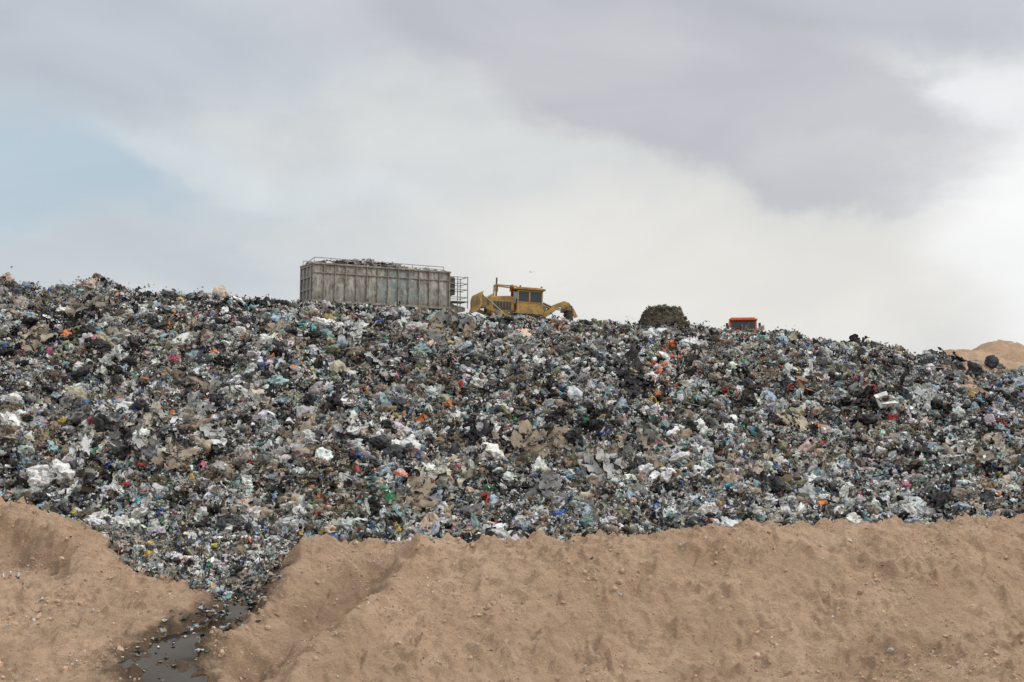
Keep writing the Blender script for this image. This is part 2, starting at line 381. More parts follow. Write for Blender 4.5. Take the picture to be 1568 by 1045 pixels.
def make_gn(coll):
    ng=bpy.data.node_groups.new('scatter_'+coll.name,'GeometryNodeTree')
    ng.interface.new_socket('Geometry',in_out='INPUT',socket_type='NodeSocketGeometry')
    ng.interface.new_socket('Geometry',in_out='OUTPUT',socket_type='NodeSocketGeometry')
    gi=ng.nodes.new('NodeGroupInput'); go=ng.nodes.new('NodeGroupOutput')
    ci=ng.nodes.new('GeometryNodeCollectionInfo'); ci.inputs['Collection'].default_value=coll
    ci.inputs['Separate Children'].default_value=True; ci.inputs['Reset Children'].default_value=True
    ip=ng.nodes.new('GeometryNodeInstanceOnPoints'); ip.inputs['Pick Instance'].default_value=True
    def na(nm,dt):
        a=ng.nodes.new('GeometryNodeInputNamedAttribute'); a.data_type=dt; a.inputs['Name'].default_value=nm; return a.outputs['Attribute']
    L=ng.links.new
    L(gi.outputs[0],ip.inputs['Points']); L(ci.outputs[0],ip.inputs['Instance'])
    L(na('idx','INT'),ip.inputs['Instance Index']); 
    L(na('rot','FLOAT_VECTOR'),ip.inputs['Rotation']); L(na('scl','FLOAT_VECTOR'),ip.inputs['Scale'])
    L(ip.outputs[0],go.inputs[0]); return ng
GN={'l':make_gn(protos),'c':make_gn(clods)}
def scatter(name,parent,pts,rot,scl,idx,col,kind='l'):
    n=len(pts); me=bpy.data.meshes.new(name); me.vertices.add(n); me.vertices.foreach_set('co',np.asarray(pts,np.float32).ravel())
    for nm,dt,v,key in (('rot','FLOAT_VECTOR',rot,'vector'),('scl','FLOAT_VECTOR',scl,'vector'),('idx','INT',idx,'value')):
        a=me.attributes.new(nm,dt,'POINT'); a.data.foreach_set(key,np.asarray(v,np.int32 if dt=='INT' else np.float32).ravel())
    a=me.attributes.new('col','FLOAT_COLOR','POINT'); a.data.foreach_set('color',np.concatenate([col,np.ones((n,1))],1).astype(np.float32).ravel())
    o=bpy.data.objects.new(name,me); sc.collection.objects.link(o); o.parent=parent
    md=o.modifiers.new('scatter','NODES'); md.node_group=GN[kind]; return o
def items(kind,n,smin,smax,flat=1.):
    o,c=OFF[kind]; idx=o+rng.integers(0,c,n)
    s=(smin*(smax/smin)**(rng.random(n)**1.8))[:,None]*rng.uniform(.75,1.25,(n,3))
    if kind=='bag': rot=rng.uniform(-math.pi,math.pi,(n,3)); rot[:,0]=rng.normal(.4,.5,n); rot[:,1]=rng.normal(0,.5,n)
    elif kind=='strip': rot=np.stack([rng.normal(.55,.25,n),rng.normal(0,.3,n),rng.normal(0,.45,n)],1)
    else: rot=np.stack([rng.normal(.5,.45,n),rng.normal(0,.45,n),rng.uniform(-1.3,1.3,n)+math.pi*rng.integers(0,2,n)*(kind!='rag')],1)
    if kind=='rag': s[:,2]*=rng.uniform(.8,1.6,n)
    return idx,rot,s
def colours(pts,n,kind,size=None):
    x=pts[:,0];y=pts[:,1]+pts[:,2]
    w=np.tile(PW,(n,1))
    zb=sstep(.0,.7,fbm(x/7,y/6,3,40)); zw=sstep(-.1,.8,fbm(x/6,y/5,3,50)); zk=sstep(0,.7,fbm(x/3,y/3,3,60))
    w[:,[6,7,8,18]]*=(.7+3.2*zb)[:,None]; w[:,[0,1]]*=(.7+1.3*zw)[:,None]; w[:,[4,5]]*=(.65+2.4*zk)[:,None]
    if size is not None: w[:,11:18]*=np.clip(1.9-1.9*size,.2,1.6)[:,None]; w[:,0]*=np.clip(1.5-.9*size,.5,1.4)
    w/=w.sum(1,keepdims=True); r=rng.random((n,1)); i=(np.cumsum(w,1)<r).sum(1).clip(0,len(PC)-1)
    c=PC[i]*rng.uniform(.7,1.12,(n,1)); c=c*(1+rng.normal(0,.04,(n,3)))
    return np.clip(c,.01,.88)
allp=[];allr=[];alls=[];alli=[];allc=[]
def push(p,r,s,i,c): allp.append(p);allr.append(r);alls.append(s);alli.append(i);allc.append(c)
def fill(kind,n,smin,smax,lift):
    u=rng.uniform(-300,1880,n); s=np.where(rng.random(n)<.93,rng.uniform(.93,2.03,n),rng.uniform(2.0,4.3,n))
    p=mound(u,s); p[:,2]+=rng.uniform(-.1,1,n)*lift; p[:,1]-=rng.uniform(0,1,n)*lift*.6
    k=(earth_mask(p)<.5)|(rng.random(n)<.04); p=p[k]; n=len(p)
    i,r,sc_=items(kind,n,smin,smax); push(p,r,sc_,i,colours(p,n,kind,sc_.mean(1)))
fill('bag',15000,.32,1.05,.16)
fill('bag',19000,.16,.48,.30)
fill('rag',14000,.33,1.05,.28)
fill('rag',13000,.19,.5,.36)
fill('scrap',7500,.5,1.1,.33)
fill('strip',4600,.35,1.3,.3)
fill('carton',1300,.3,.8,.3)
fill('misc',2400,.3,.7,.36)
def on_mound(px,py):
    s=np.linspace(1,2.1,200); p=mound(np.full(200,float(px)),s); a,b=proj(p)
    k=np.argmin(np.abs(b-py)); u=px+(px-a[k]); return mound(np.array([u]),np.array([s[k]]))[0]
def special(px,py,kind,size,col,n=1,spread=0):
    for _ in range(n):
        q=on_mound(px+rng.normal(0,1)*spread,py+rng.normal(0,1)*spread*.6)[None]; q[:,2]+=.3;q[:,1]-=.38
        i,r,s=items(kind,1,size*.7,size*.85); push(q,r,s,i,np.array([col],float)*rng.uniform(.85,1.1))
special(755,702,'bag',1.6,(.75,.73,.69)); special(1353,620,'carton',1.3,(.8,.79,.75)); special(690,722,'strip',1.9,(.5,.46,.38),7,14)
special(665,745,'strip',1.6,(.6,.57,.5),4,10); special(1025,560,'rag',.8,(.8,.22,.1),8,20); special(1040,575,'rag',.8,(.75,.5,.42),9,26)
special(730,658,'rag',.9,(.75,.06,.18)); special(465,510,'rag',.9,(.2,.5,.5),3,9); special(497,500,'bag',1.0,(.78,.78,.78),4,14)
special(1008,725,'bag',.9,(.78,.79,.8),6,22); special(1275,755,'bag',.8,(.75,.75,.73),7,26); special(870,730,'rag',.9,(.1,.3,.5),2,15)
special(600,770,'rag',.8,(.08,.4,.18),2,10); special(185,800,'bag',.9,(.75,.73,.7),5,18); special(1215,590,'carton',1.2,(.32,.17,.11),3,16)
special(665,492,'rag',1.3,(.3,.42,.33),2,10); special(860,650,'bag',1.1,(.02,.02,.02),7,22); special(150,550,'bag',1.1,(.02,.02,.025),9,24); special(1270,560,'strip',1.6,(.03,.03,.03),6,14)
special(140,470,'strip',1.6,(.25,.22,.18),10,16); special(225,655,'strip',1.5,(.4,.36,.3),8,18); special(1480,690,'strip',1.5,(.5,.5,.47),6,16)
for _ in range(38): special(rng.uniform(0,1568),rng.uniform(500,800),'strip',2.0,PC[rng.choice([1,2,3,4,6,7])],5,12)
for _ in range(16): special(rng.uniform(0,1568),rng.uniform(520,800),'bag',1.2,PC[rng.choice([0,4,5,3])],4,18)
def tongue(n,kind,smin,smax,lift):
    u=rng.uniform(130,520,n); v=rng.uniform(0,1,n)
    top=P(u,826,71.5); ed=np.interp(u,[130,150,200,250,300,380,410,440,500,520],[826,842,878,893,905,912,890,862,836,830]); dd=np.interp(ed,[826,842,862,878,893,905,912],[69.5,67.3,66,64.3,63,62,61.5])
    bot=P(u,ed,dd); p=top*(1-v[:,None])+bot*v[:,None]; x=p[:,0];y=p[:,1]
    p[:,2]=ground_h(x,y)+rng.uniform(0,1,n)*lift
    i,r,s=items(kind,n,smin,smax); r[:,:2]*=.6; push(p,r,s,i,np.clip(colours(p,n,kind)*1.1,0,.88))
tongue(1300,'bag',.2,.7,.15); tongue(1600,'rag',.25,.8,.2); tongue(800,'scrap',.5,.9,.15); tongue(120,'misc',.3,.7,.2)
M_=480; t=rng.beta(1,2.2,M_)*.62; ii=(t*(len(chan)-1)).astype(int)
c=chan[ii]+rng.normal(0,.6,(M_,2))*chw[ii][:,None]; z=ground_h(c[:,0],c[:,1])+.06
p=np.column_stack([c,z]); i,r,s=items('rag',M_,.15,.5); r[:,:2]*=.4; push(p,r,s*np.array([1,1,.4]),i,colours(p,M_,'rag')*.75)
M_=110; ii=rng.integers(int(len(chan)*.35),len(chan)-8,M_)
c=chan[ii]+rng.normal(0,.9,(M_,2))*chw[ii][:,None]; z=np.maximum(ground_h(c[:,0],c[:,1]),base_h(c[:,0],c[:,1])-.26)+.02
p=np.column_stack([c,z]); i,r,s=items('rag',M_,.08,.3); r[:,:2]*=.3; push(p,r,s*np.array([1,1,.3]),i,colours(p,M_,'rag'))
n=2200; u=rng.uniform(-300,1900,n); s_=rng.uniform(.55,1.05,n); p=mound(u,s_); g=ground_h(p[:,0],p[:,1]); p[:,2]=np.maximum(p[:,2],g)+.08
i,r,s=items('rag',n,.25,.9); i[::2]=rng.integers(0,NB,len(i[::2])); push(p,r,s,i,colours(p,n,'rag'))
n=260; u=rng.uniform(480,1600,n); dpt=np.interp(u,[480,900,1568],[66.6,66.2,70.2])+rng.uniform(-.5,2.2,n); q=P(u,820,1.)[:,0]*dpt
p=np.column_stack([q,dpt,ground_h(q,dpt)+.05]); i,r,s=items('rag',n,.12,.5); push(p,r,s,i,colours(p,n,'rag'))
scatter('litter',root,np.concatenate(allp),np.concatenate(allr),np.concatenate(alls),np.concatenate(alli),np.concatenate(allc))
n=300; x=rng.uniform(-26,28,n); y=rng.uniform(50,66,n); lp=P(8,882,63.3)
x[:22]=lp[0]+rng.normal(0,.6,22); y[:22]=lp[1]+rng.normal(0,.25,22)
p=np.column_stack([x,y,ground_h(x,y)+.03]); i,r,s=items('rag',n,.05,.17); s[:22]*=2.2; r[:,:2]*=.3
scatter('stray_litter',root,p,r,s,i,np.clip(colours(p,n,'rag')*1.2,0,.8))
n=26000; x=rng.uniform(-27,29,n); y=rng.uniform(48,70,n)
den=sstep(-.1,.7,fbm(x*.35,y*.35,3,77)); den=np.maximum(den,sstep(6,16,x)*(1-sstep(57,61,y))); k=rng.random(n)<(.12+.88*den); x=x[k];y=y[k];n=len(x)
s=np.exp(rng.normal(-2.8,.55,n)).clip(.02,.34)[:,None]*rng.uniform(.8,1.2,(n,3))
p=np.column_stack([x,y,ground_h(x,y)+s[:,2]*.12])
col=np.array([.50,.345,.235])*rng.uniform(.65,1.2,(n,1)); gmask=rng.random(n)<.1; col[gmask]=np.array([.55,.51,.46])*rng.uniform(.7,1.2,(gmask.sum(),1))
scatter('clods',ground,p,rng.uniform(-3,3,(n,3)),s,rng.integers(0,5,n),col,'c')

# ---------------------------------------------------------------- debris heap
hc=P(1014,520,104.2); heap=bpy.data.objects.new('debris_heap',None); sc.collection.objects.link(heap)
RR,TT=np.meshgrid(np.linspace(0,1,22),np.linspace(0,2*np.pi,48),indexing='ij')
def heap_p(r,t):
    rad=2.6*(1+.10*np.sin(3*t+1)); x=hc[0]+r*rad*np.cos(t); y=hc[1]+r*rad*np.sin(t)*.9
    z=hc[2]-.5+2.75*(1-sstep(.34,1.05,r))+.3*pn(x*1.1,y*1.1,6); return np.stack([x,y,z],-1)
M_heap=simple('rotten_debris',(.10,.08,.055),.9,0,.4,(.05,.04,.03))
grid_mesh('heap_core',heap_p(RR,TT),M_heap,parent=heap)
n=6500; p=heap_p(np.sqrt(rng.random(n)),rng.random(n)*2*np.pi)+rng.normal(0,.08,(n,3))
i,r,s=items('rag',n,.08,.34); r=rng.uniform(-3,3,(n,3)); st_=rng.random(n)<.45; i[st_]=OFF['strip'][0]+rng.integers(0,NS,st_.sum()); s[st_]*=np.array([.35,.9,.35])
cb=np.array([[.16,.13,.1],[.22,.185,.145],[.09,.078,.065],[.31,.265,.21],[.12,.11,.08]])[rng.integers(0,5,n)]*rng.uniform(.7,1.2,(n,1))
scatter('heap_debris',heap,p,r,s,i,cb)
def hill(name,ctr,sx,sy,h,seed):
    a=np.linspace(-1.6,1.6,90); Aa,Bb=np.meshgrid(a,a,indexing='ij')
    x=ctr[0]+Aa*sx; y=ctr[1]+Bb*sy
    z=ctr[2]+h*np.exp(-(Aa**2+Bb**2)*1.2)*(1+.16*fbm(x*.25,y*.25,3,seed))+.3*fbm(x*.6,y*.6,4,seed+1)-1
    return grid_mesh(name,np.stack([x,y,z],-1),M_hill)
hill('dirt_hill',P(1540,560,140),6.5,7,3.1,3)
hill('dirt_hill',P(1474,558,130),4.6,6,2.4,8)
hill('dirt_hill',P(1640,560,150),9,9,2.8,18)

# ---------------------------------------------------------------- part helpers
def empty(name,mat4):
    e=bpy.data.objects.new(name,None); sc.collection.objects.link(e); e.matrix_world=mat4; return e
def box(name,par,c,s,mat,bev=.02,rot=(0,0,0)):
    V=[(x*s[0]/2,y*s[1]/2,z*s[2]/2) for x in(-1,1) for y in(-1,1) for z in (-1,1)]
    o=mesh_obj(name,V,[(0,1,3,2),(4,6,7,5),(0,4,5,1),(2,3,7,6),(0,2,6,4),(1,5,7,3)],mat,par)
    o.location=c; o.rotation_euler=rot
    if bev: b=o.modifiers.new('b','BEVEL'); b.width=bev; b.segments=2
    return o
def beam(name,par,a,b,w,mat,round_=False,h=None):
    a=Vector(a);b=Vector(b);d=b-a;L=d.length
    if round_:
        V,Fc=revolve([(0,0),(w/2,0),(w/2,L),(0,L)],14)
    else:
        h=h or w
        V=[(x*L,y*w/2,z*h/2) for x in(0,1) for y in(-1,1) for z in (-1,1)]; Fc=[(0,1,3,2),(4,6,7,5),(0,4,5,1),(2,3,7,6),(0,2,6,4),(1,5,7,3)]
    o=mesh_obj(name,V,Fc,mat,par); 
    x=d.normalized(); up=Vector((0,0,1)) if abs(x.z)<.95 else Vector((0,1,0)); y=up.cross(x).normalized(); z=x.cross(y)
    o.matrix_local=Matrix.Translation(a)@Matrix((x,y,z)).transposed().to_4x4(); return o
def prism(name,par,prof,y0,y1,mat,bev=.02):
    n=len(prof); V=[(p[0],y0,p[1]) for p in prof]+[(p[0],y1,p[1]) for p in prof]
    Fc=[tuple(range(n)),tuple(range(2*n-1,n-1,-1))]+[(i,i+n,(i+1)%n+n,(i+1)%n) for i in range(n)]
    o=mesh_obj(name,V,Fc,mat,par)
    bm=bmesh.new(); bm.from_mesh(o.data); bmesh.ops.recalc_face_normals(bm,faces=bm.faces); bm.to_mesh(o.data); bm.free()
    if bev: b=o.modifiers.new('b','BEVEL'); b.width=bev; b.segments=2; b.limit_method='ANGLE'
    return o
def wheel(name,par,c,r,w,mt,mr,rz=0):
    for nm,prof,mm in (('_tyre',[(r*.56,-.42*w),(r*.8,-.5*w),(r*.97,-.42*w),(r,-.25*w),(r,.25*w),(r*.97,.42*w),(r*.8,.5*w),(r*.56,.42*w)],mt),
                       ('_rim',[(0,-.2*w),(r*.2,-.35*w),(r*.4,-.2*w),(r*.56,-.42*w),(r*.56,.42*w),(r*.4,.2*w),(0,.2*w)],mr)):
        V,Fc=revolve(prof,28); V=[(b,a,cc) for a,b,cc in V]
        o=mesh_obj(name+nm,V,Fc,mm,par,True); o.location=c; o.rotation_euler=(0,0,rz)
M_rub=simple('rubber',(.03,.03,.03),.8,0,.5,(.12,.09,.07))
M_dark=simple('dark_steel',(.05,.048,.045),.7,0,.4,(.12,.09,.06))
M_yel=simple('yellow_paint',(.52,.31,.08),.6,0,.5,(.16,.12,.075),1.6)
M_ygr=simple('yellow_grimy',(.28,.18,.07),.6,0,.6,(.11,.085,.06),1.6)
M_org=simple('orange_paint',(.70,.12,.035),.45,0,.2)
M_galv=simple('weathered_rail',(.38,.37,.35),.6,.1,.4,(.2,.15,.11),3)
M_red=simple('red_paint',(.45,.05,.03),.5)
m,nt,b=new_mat('dark_glass'); b.inputs['Base Color'].default_value=(.04,.05,.055,1); b.inputs['Roughness'].default_value=.12; M_gls=m
m,nt,b=new_mat('trailer_metal'); co=objcoord(nt,(1,1,.25)); co1=objcoord(nt)
n1=noise_(nt,3.2,6,.7,co); n2=noise_(nt,.55,3,.6,co1); n3=noise_(nt,6,5,.7,co)
c=mixc(nt,maprange(nt,n1,.40,.58),(.43,.415,.385),(.24,.22,.19))
sx=N(nt,'ShaderNodeSeparateXYZ'); nt.links.new(co1,sx.inputs[0])
cx_=math_(nt,'ADD',sx.outputs[0],math_(nt,'MULTIPLY',math_(nt,'SUBTRACT',n2,.5),5.))
c=mixc(nt,math_(nt,'MULTIPLY',math_(nt,'MULTIPLY',maprange(nt,cx_,4.8,6.),maprange(nt,cx_,7.5,9.,1,0)),.65),c,(.20,.29,.29))
c=mixc(nt,maprange(nt,n3,.48,.64,0,.85),c,(.15,.115,.085))
c=mixc(nt,maprange(nt,noise_(nt,1.4,6,.7,co1),.53,.62,0,.7),c,(.52,.50,.47))
c=mixc(nt,maprange(nt,math_(nt,'ADD',sx.outputs[2],math_(nt,'MULTIPLY',n1,1.5)),.6,1.8,.65,0),c,(.14,.11,.085))
nt.links.new(c,b.inputs['Base Color']); b.inputs['Roughness'].default_value=.65; M_trl=m
M_trr=simple('trailer_rib',(.34,.31,.27),.6,0,.6,(.14,.105,.075),3)
# ---------------------------------------------------------------- trailer
A_=Vector(P(477,461,103)); B_=Vector(P(688,473,108)); X=(B_-A_); L=X.length; X.normalize()
Y=Vector((-X.y,X.x,0)).normalized(); Z=X.cross(Y)
Mx=Matrix((X,Y,Z)).transposed().to_4x4(); Mx.translation=A_
T=empty('garbage_trailer',Mx); H=2.72; Wd=2.5
box('side_near',T,(L/2,.03,H/2),(L,.06,H),M_trl,0)
box('side_far',T,(L/2,Wd-.03,H/2),(L,.06,H),M_trl,0)
box('floor',T,(L/2,Wd/2,.03),(L-.02,Wd-.13,.08),M_dark,0)
box('front_bulkhead',T,(L-.04,Wd/2,H/2),(.07,Wd-.13,H-.02),M_trl,0)
box('rear_door',T,(.05,Wd/2,H/2-.05),(.06,Wd-.13,H-.1),M_trl,0)
nr=13; bw=(L-.12)/nr
for i in range(nr):
    x0=.06+bw*i+.05; x1=x0+bw-.1; y0=-.012
    gu,gv=np.meshgrid(np.linspace(x0,x1,8),np.linspace(.09,H-.02,14),indexing='ij')
    dent=.045*pn(gu*1.7+i*3,gv*1.3,44)-.01
    grid_mesh('bay_sheet_%d'%i,np.stack([gu,y0-.03+dent,gv],-1),M_trl,parent=T)
for i in range(nr+1):
    x=.06+bw*i
    box('rib_%d'%i,T,(x,-.08,H/2),(.09,.16,H-.06),M_trr,.015); box('rib_far_%d'%i,T,(x,Wd+.06,H/2),(.09,.12,H-.06),M_trr,.015)
for y in(-.05,Wd+.04):
    box('top_rim',T,(L/2,y,H+.05),(L+.1,.28,.13),M_trr,.02); box('bottom_rail',T,(L/2,y,.0),(L+.1,.26,.16),M_trr,.02)
    box('mid_rail',T,(L/2,y,H*.78),(L,.17,.09),M_trr,.01)
for z in(.08,.9,1.8,2.6): box('door_bar',T,(-.03,Wd/2,z),(.09,Wd-.1,.1),M_trr,.01)
for y in(.12,.85,1.65,Wd-.12): box('door_post',T,(-.07,y,H/2),(.07,.09,H-.1),M_galv,.01)
for x in(.0,L): box('rim_end',T,(x,Wd/2,H+.05),(.12,Wd-.2,.12),M_trr,.01)
for y in(0.,Wd):
    beam('hand_rail',T,(.15,y,H+.50),(L-.5,y,H+.44),.06,M_galv,True); beam('hand_rail_low',T,(3.2,y,H+.29),(L-.5,y,H+.24),.035,M_galv,True)
    for i in range(9): x=.15+(L-.65)*i/8; beam('rail_post_%d'%i,T,(x,y,H+.08),(x,y,H+.48),.05,M_galv,True)
beam('rail_slant',T,(.15,.0,H+.48),(-.1,1.2,H+.1),.05,M_galv,True)
for y in(.6,1.9): box('chassis_beam',T,(L/2+.2,y,-.32),(L-.4,.14,.34),M_dark,.02)
for i in range(17): box('cross_member_%d'%i,T,(.4+(L-.6)*i/16,Wd/2,-.15),(.16,Wd+.1,.14),M_dark,.02)
for i in range(14):
    V,Fc=revolve([(0,-.12),(.15,-.12),(.15,.12),(0,.12)],12); V=[(b_,a_,c_) for a_,b_,c_ in V]
    mesh_obj('lash_ring_%d'%i,V,Fc,M_dark,T).location=(.5+(L-.9)*i/13,-.06,-.22)
for i,x in enumerate((1.6,2.9,4.2)):
    for j,y in enumerate((.32,Wd-.32)): wheel('wheel_%d_%d'%(i,j),T,(x,y,-.85),.5,.45,M_rub,M_galv)
    box('axle_%d'%i,T,(x,Wd/2,-.85),(.12,Wd-.9,.12),M_dark,.02)
for y in(.5,2.): box('landing_leg',T,(L-1.6,y,-.75),(.14,.14,1.0),M_dark,.02); box('landing_foot',T,(L-1.6,y,-1.27),(.35,.3,.06),M_dark,.01)
prism('gooseneck',T,[(L,-.35),(L+1.5,-.1),(L+1.5,.18),(L+.55,.35),(L,.95)],.35,2.15,M_trr)
box('power_pack',T,(L+.32,1.1,1.75),(.55,1.7,1.3),M_dark,.05)
box('tank',T,(L+.4,.95,2.35),(.6,.9,.35),M_dark,.08)
for x in(L+.75,L+1.6):
    for y in(.15,1.5): beam('platform_post',T,(x,y,.1),(x,y,2.55),.06,M_galv)
for z in(.95,1.55,2.0,2.5):
    for y in(.15,1.5): beam('platform_rail',T,(L+.1,y,z),(L+1.62,y,z),.05,M_galv)
    beam('platform_cross',T,(L+1.6,.15,z),(L+1.6,1.5,z),.05,M_galv)
box('platform_deck',T,(L+1.0,.8,.62),(1.3,1.5,.06),M_galv,.01)
for k in range(6): beam('ladder_rung_%d'%k,T,(L+.8,.1,.2+.38*k),(L+1.2,.1,.2+.38*k),.035,M_galv)
def load_z(x,y): return H-.05+.42*np.exp(-((x-4.2)/3.4)**2)+.15*pn(x*.9,y,5)-.25*((y-1.25)/1.25)**2
lx,ly=np.meshgrid(np.linspace(.1,L-.1,60),np.linspace(.07,Wd-.07,16),indexing='ij')
lo=grid_mesh('load_core',np.stack([lx,ly,load_z(lx,ly)],-1),M_mound,parent=T)
n=1500; x=rng.uniform(.2,L-.2,n); y=rng.uniform(.15,Wd-.15,n); p=np.column_stack([x,y,load_z(x,y)+rng.uniform(-.02,.12,n)])
i,r,s=items('rag',n,.2,.6); kb=rng.random(n)<.35; i[kb]=rng.integers(0,NB,kb.sum()); scatter('load_litter',T,p,r,s,i,colours(p+np.array([0,5.,0]),n,'rag'))
# ---------------------------------------------------------------- bulldozer
O=Vector(P(785,505,107)); D=empty('bulldozer',Matrix.Translation(O)@Matrix.Rotation(math.radians(14),4,'Z')@Matrix.Rotation(math.radians(2.2),4,'Y'))
def track(y0):
    pr=[]; 
    for cx,cz,r,a0,a1 in ((-1.75,.48,.46,90,270),(1.75,.55,.54,-90,90)):
        for a in np.linspace(a0,a1,11): pr.append((cx+r*math.cos(math.radians(a)),cz+r*math.sin(math.radians(a))))
    nme='track_l' if y0<0 else 'track_r'
    inner=[(x*.955,.52+(z-.52)*.86) for x,z in pr]; n=len(pr)
    V=[];Fc=[]
    for y in(y0-.28,y0+.28):
        V+=[(x,y,z) for x,z in pr]+[(x,y,z) for x,z in inner]
    for i in range(n):
        j=(i+1)%n; Fc+=[(i,j,j+2*n,i+2*n),(i+n,i+3*n,j+3*n,j+n),(i,i+n,j+n,j),(i+2*n,j+2*n,j+3*n,i+3*n)]
    mesh_obj(nme,V,Fc,M_dark,D)
    P2=[Vector((x,0,z)) for x,z in pr]; tot=0; segs=[]
    for i in range(n): a=P2[i];b=P2[(i+1)%n]; segs.append((a,b,(b-a).length)); tot+=(b-a).length
    N_=44
    for k in range(N_):
        d=tot*k/N_
        for a,b,l in segs:
            if d<=l: break
            d-=l
        p=a+(b-a)*(d/max(l,1e-6)); ang=math.atan2((b-a).z,(b-a).x)
        box('grouser',D,(p.x,y0,p.z),(.05,.56,.1),M_dark,0,(0,-ang,0))
    for k,(x,r) in enumerate([(-1.75,.36),(1.75,.44)]+[(-1.1+.44*q,.17) for q in range(6)]):
        V,Fc=revolve([(0,-.2),(r*.3,-.22),(r,-.16),(r,.16),(r*.3,.22),(0,.2)],20); V=[(b_,a_,c_) for a_,b_,c_ in V]
        mesh_obj('roller_%d'%k,V,Fc,M_ygr,D,True).location=(x,y0,.5 if k<2 else .25)
    box('track_frame',D,(0,y0,.5),(2.9,.3,.3),M_ygr,.04)
track(-1.0); track(1.0)
prism('hull',D,[(-1.9,.5),(1.7,.5),(1.9,1.3),(.2,1.45),(-1.9,1.3)],-.62,.62,M_ygr)
prism('hood',D,[(-2.05,1.0),(-.05,1.3),(-.05,2.42),(-.5,2.5),(-1.9,2.38),(-2.05,2.2)],-.52,.52,M_yel,.06)
for s_ in(-1,1):
    box('engine_side',D,(-1.0,s_*.53,1.72),(1.35,.04,.62),M_dark,.02)
    for k in range(5): box('louvre_%d'%k,D,(-1.5+.25*k,s_*.56,1.75),(.07,.03,.5),M_ygr,.01)
    prism('fender',D,[(-.3,1.12),(1.95,1.12),(2.05,1.5),(1.4,1.62),(.1,1.42)],min(s_*1.28,s_*.66),max(s_*1.28,s_*.66),M_yel)
box('radiator_guard',D,(-2.12,0,1.65),(.1,1.1,1.15),M_ygr,.03)
for k in range(6): box('grille_%d'%k,D,(-2.19,0,1.25+.16*k),(.03,.9,.05),M_dark,0)
V,Fc=revolve([(0,0),(.07,0),(.07,.35),(.12,.38),(.12,.9),(.065,.95),(.065,1.45),(.05,1.45),(.05,1.2)],14); ex=mesh_obj('exhaust_stack',V,Fc,M_dark,D,True); ex.rotation_euler=(0,-math.pi/2,0); ex.location=(-1.42,-.15,2.4)
V,Fc=revolve([(0,0),(.08,0),(.08,.55),(.17,.58),(.19,.85),(.1,.95),(0,.96)],14); ai=mesh_obj('air_cleaner',V,Fc,M_red,D,True); ai.rotation_euler=(0,-math.pi/2,0); ai.location=(-.22,-.2,2.42)
beam('guard_bar',D,(-1.5,-.3,3.28),(.1,-.6,3.22),.09,M_yel); beam('guard_leg',D,(-1.5,-.3,2.4),(-1.5,-.3,3.28),.08,M_yel); beam('guard_leg_b',D,(-1.5,.3,2.4),(-1.5,.3,3.28),.08,M_yel)
beam('guard_bar_b',D,(-1.5,.3,3.28),(.1,.6,3.22),.09,M_yel); beam('guard_cross',D,(-1.5,-.3,3.28),(-1.5,.3,3.28),.08,M_yel)
cx0,cx1,cy,cz0,cz1=.12,2.0,.78,1.4,2.95
for x in(cx0,1.02,cx1):
    for y in(-cy,cy): box('pillar',D,(x,y,(cz0+cz1)/2),(.11,.1,cz1-cz0),M_yel,.02)
for y in(-cy,cy):
    box('door_low',D,((cx0+cx1)/2,y,1.72),(cx1-cx0-.1,.06,.6),M_yel,.02)
    box('window_front',D,(.57,y,2.45),(.78,.025,.86),M_gls,0); box('window_rear',D,(1.5,y,2.45),(.84,.025,.86),M_gls,0)
    box('sill',D,((cx0+cx1)/2,y,2.03),(cx1-cx0+.04,.12,.07),M_yel,.01)
    box('header',D,((cx0+cx1)/2,y,2.9),(cx1-cx0+.04,.12,.09),M_yel,.01)
for x in(cx0,cx1):
    box('end_panel',D,(x,0,1.72),(.06,2*cy-.1,.6),M_yel,.02); box('end_glass',D,(x,0,2.45),(.025,2*cy-.1,.86),M_gls,0)
prism('roof',D,[(-.15,2.98),(2.25,2.98),(2.2,3.12),(1.6,3.17),(.1,3.17),(-.15,3.1)],-.95,.95,M_yel,.03)
box('seat',D,(1.25,0,1.75),(.5,.5,.15),M_dark,.04); box('seat_back',D,(1.52,0,2.1),(.12,.5,.6),M_dark,.04)
box('fuel_tank',D,(2.2,0,1.55),(.4,1.3,.75),M_ygr,.06)
for x in(.25,1.9): box('work_lamp',D,(x,-.9,3.24),(.14,.1,.12),M_galv,.02)
pr=[(-2.85,2.55),(-2.95,2.3),(-2.98,2.0),(-2.95,1.6),(-3.05,1.3),(-3.2,1.1)]; back=[(x+.12,z) for x,z in pr][::-1]
prism('blade',D,pr+back,-1.75,1.75,M_yel,.01)
for y in(-1.6,-.6,.6,1.6): prism('blade_rib',D,[(-2.8,2.4),(-2.45,2.0),(-2.45,1.4),(-2.85,1.35)],y-.05,y+.05,M_ygr,.01)
for y in(-1.42,1.42): beam('push_arm',D,(-2.6,y,1.5),(.1,y,.55),.2,M_yel,h=.26); beam('tilt_strut',D,(-2.55,y,2.2),(-1.0,y,1.0),.1,M_galv,True)
for y in(-.45,.45): beam('lift_cylinder',D,(-1.7,y,2.55),(-2.2,y,2.2),.14,M_yel,True); beam('lift_rod',D,(-2.1,y,2.28),(-2.65,y,1.85),.07,M_galv,True)
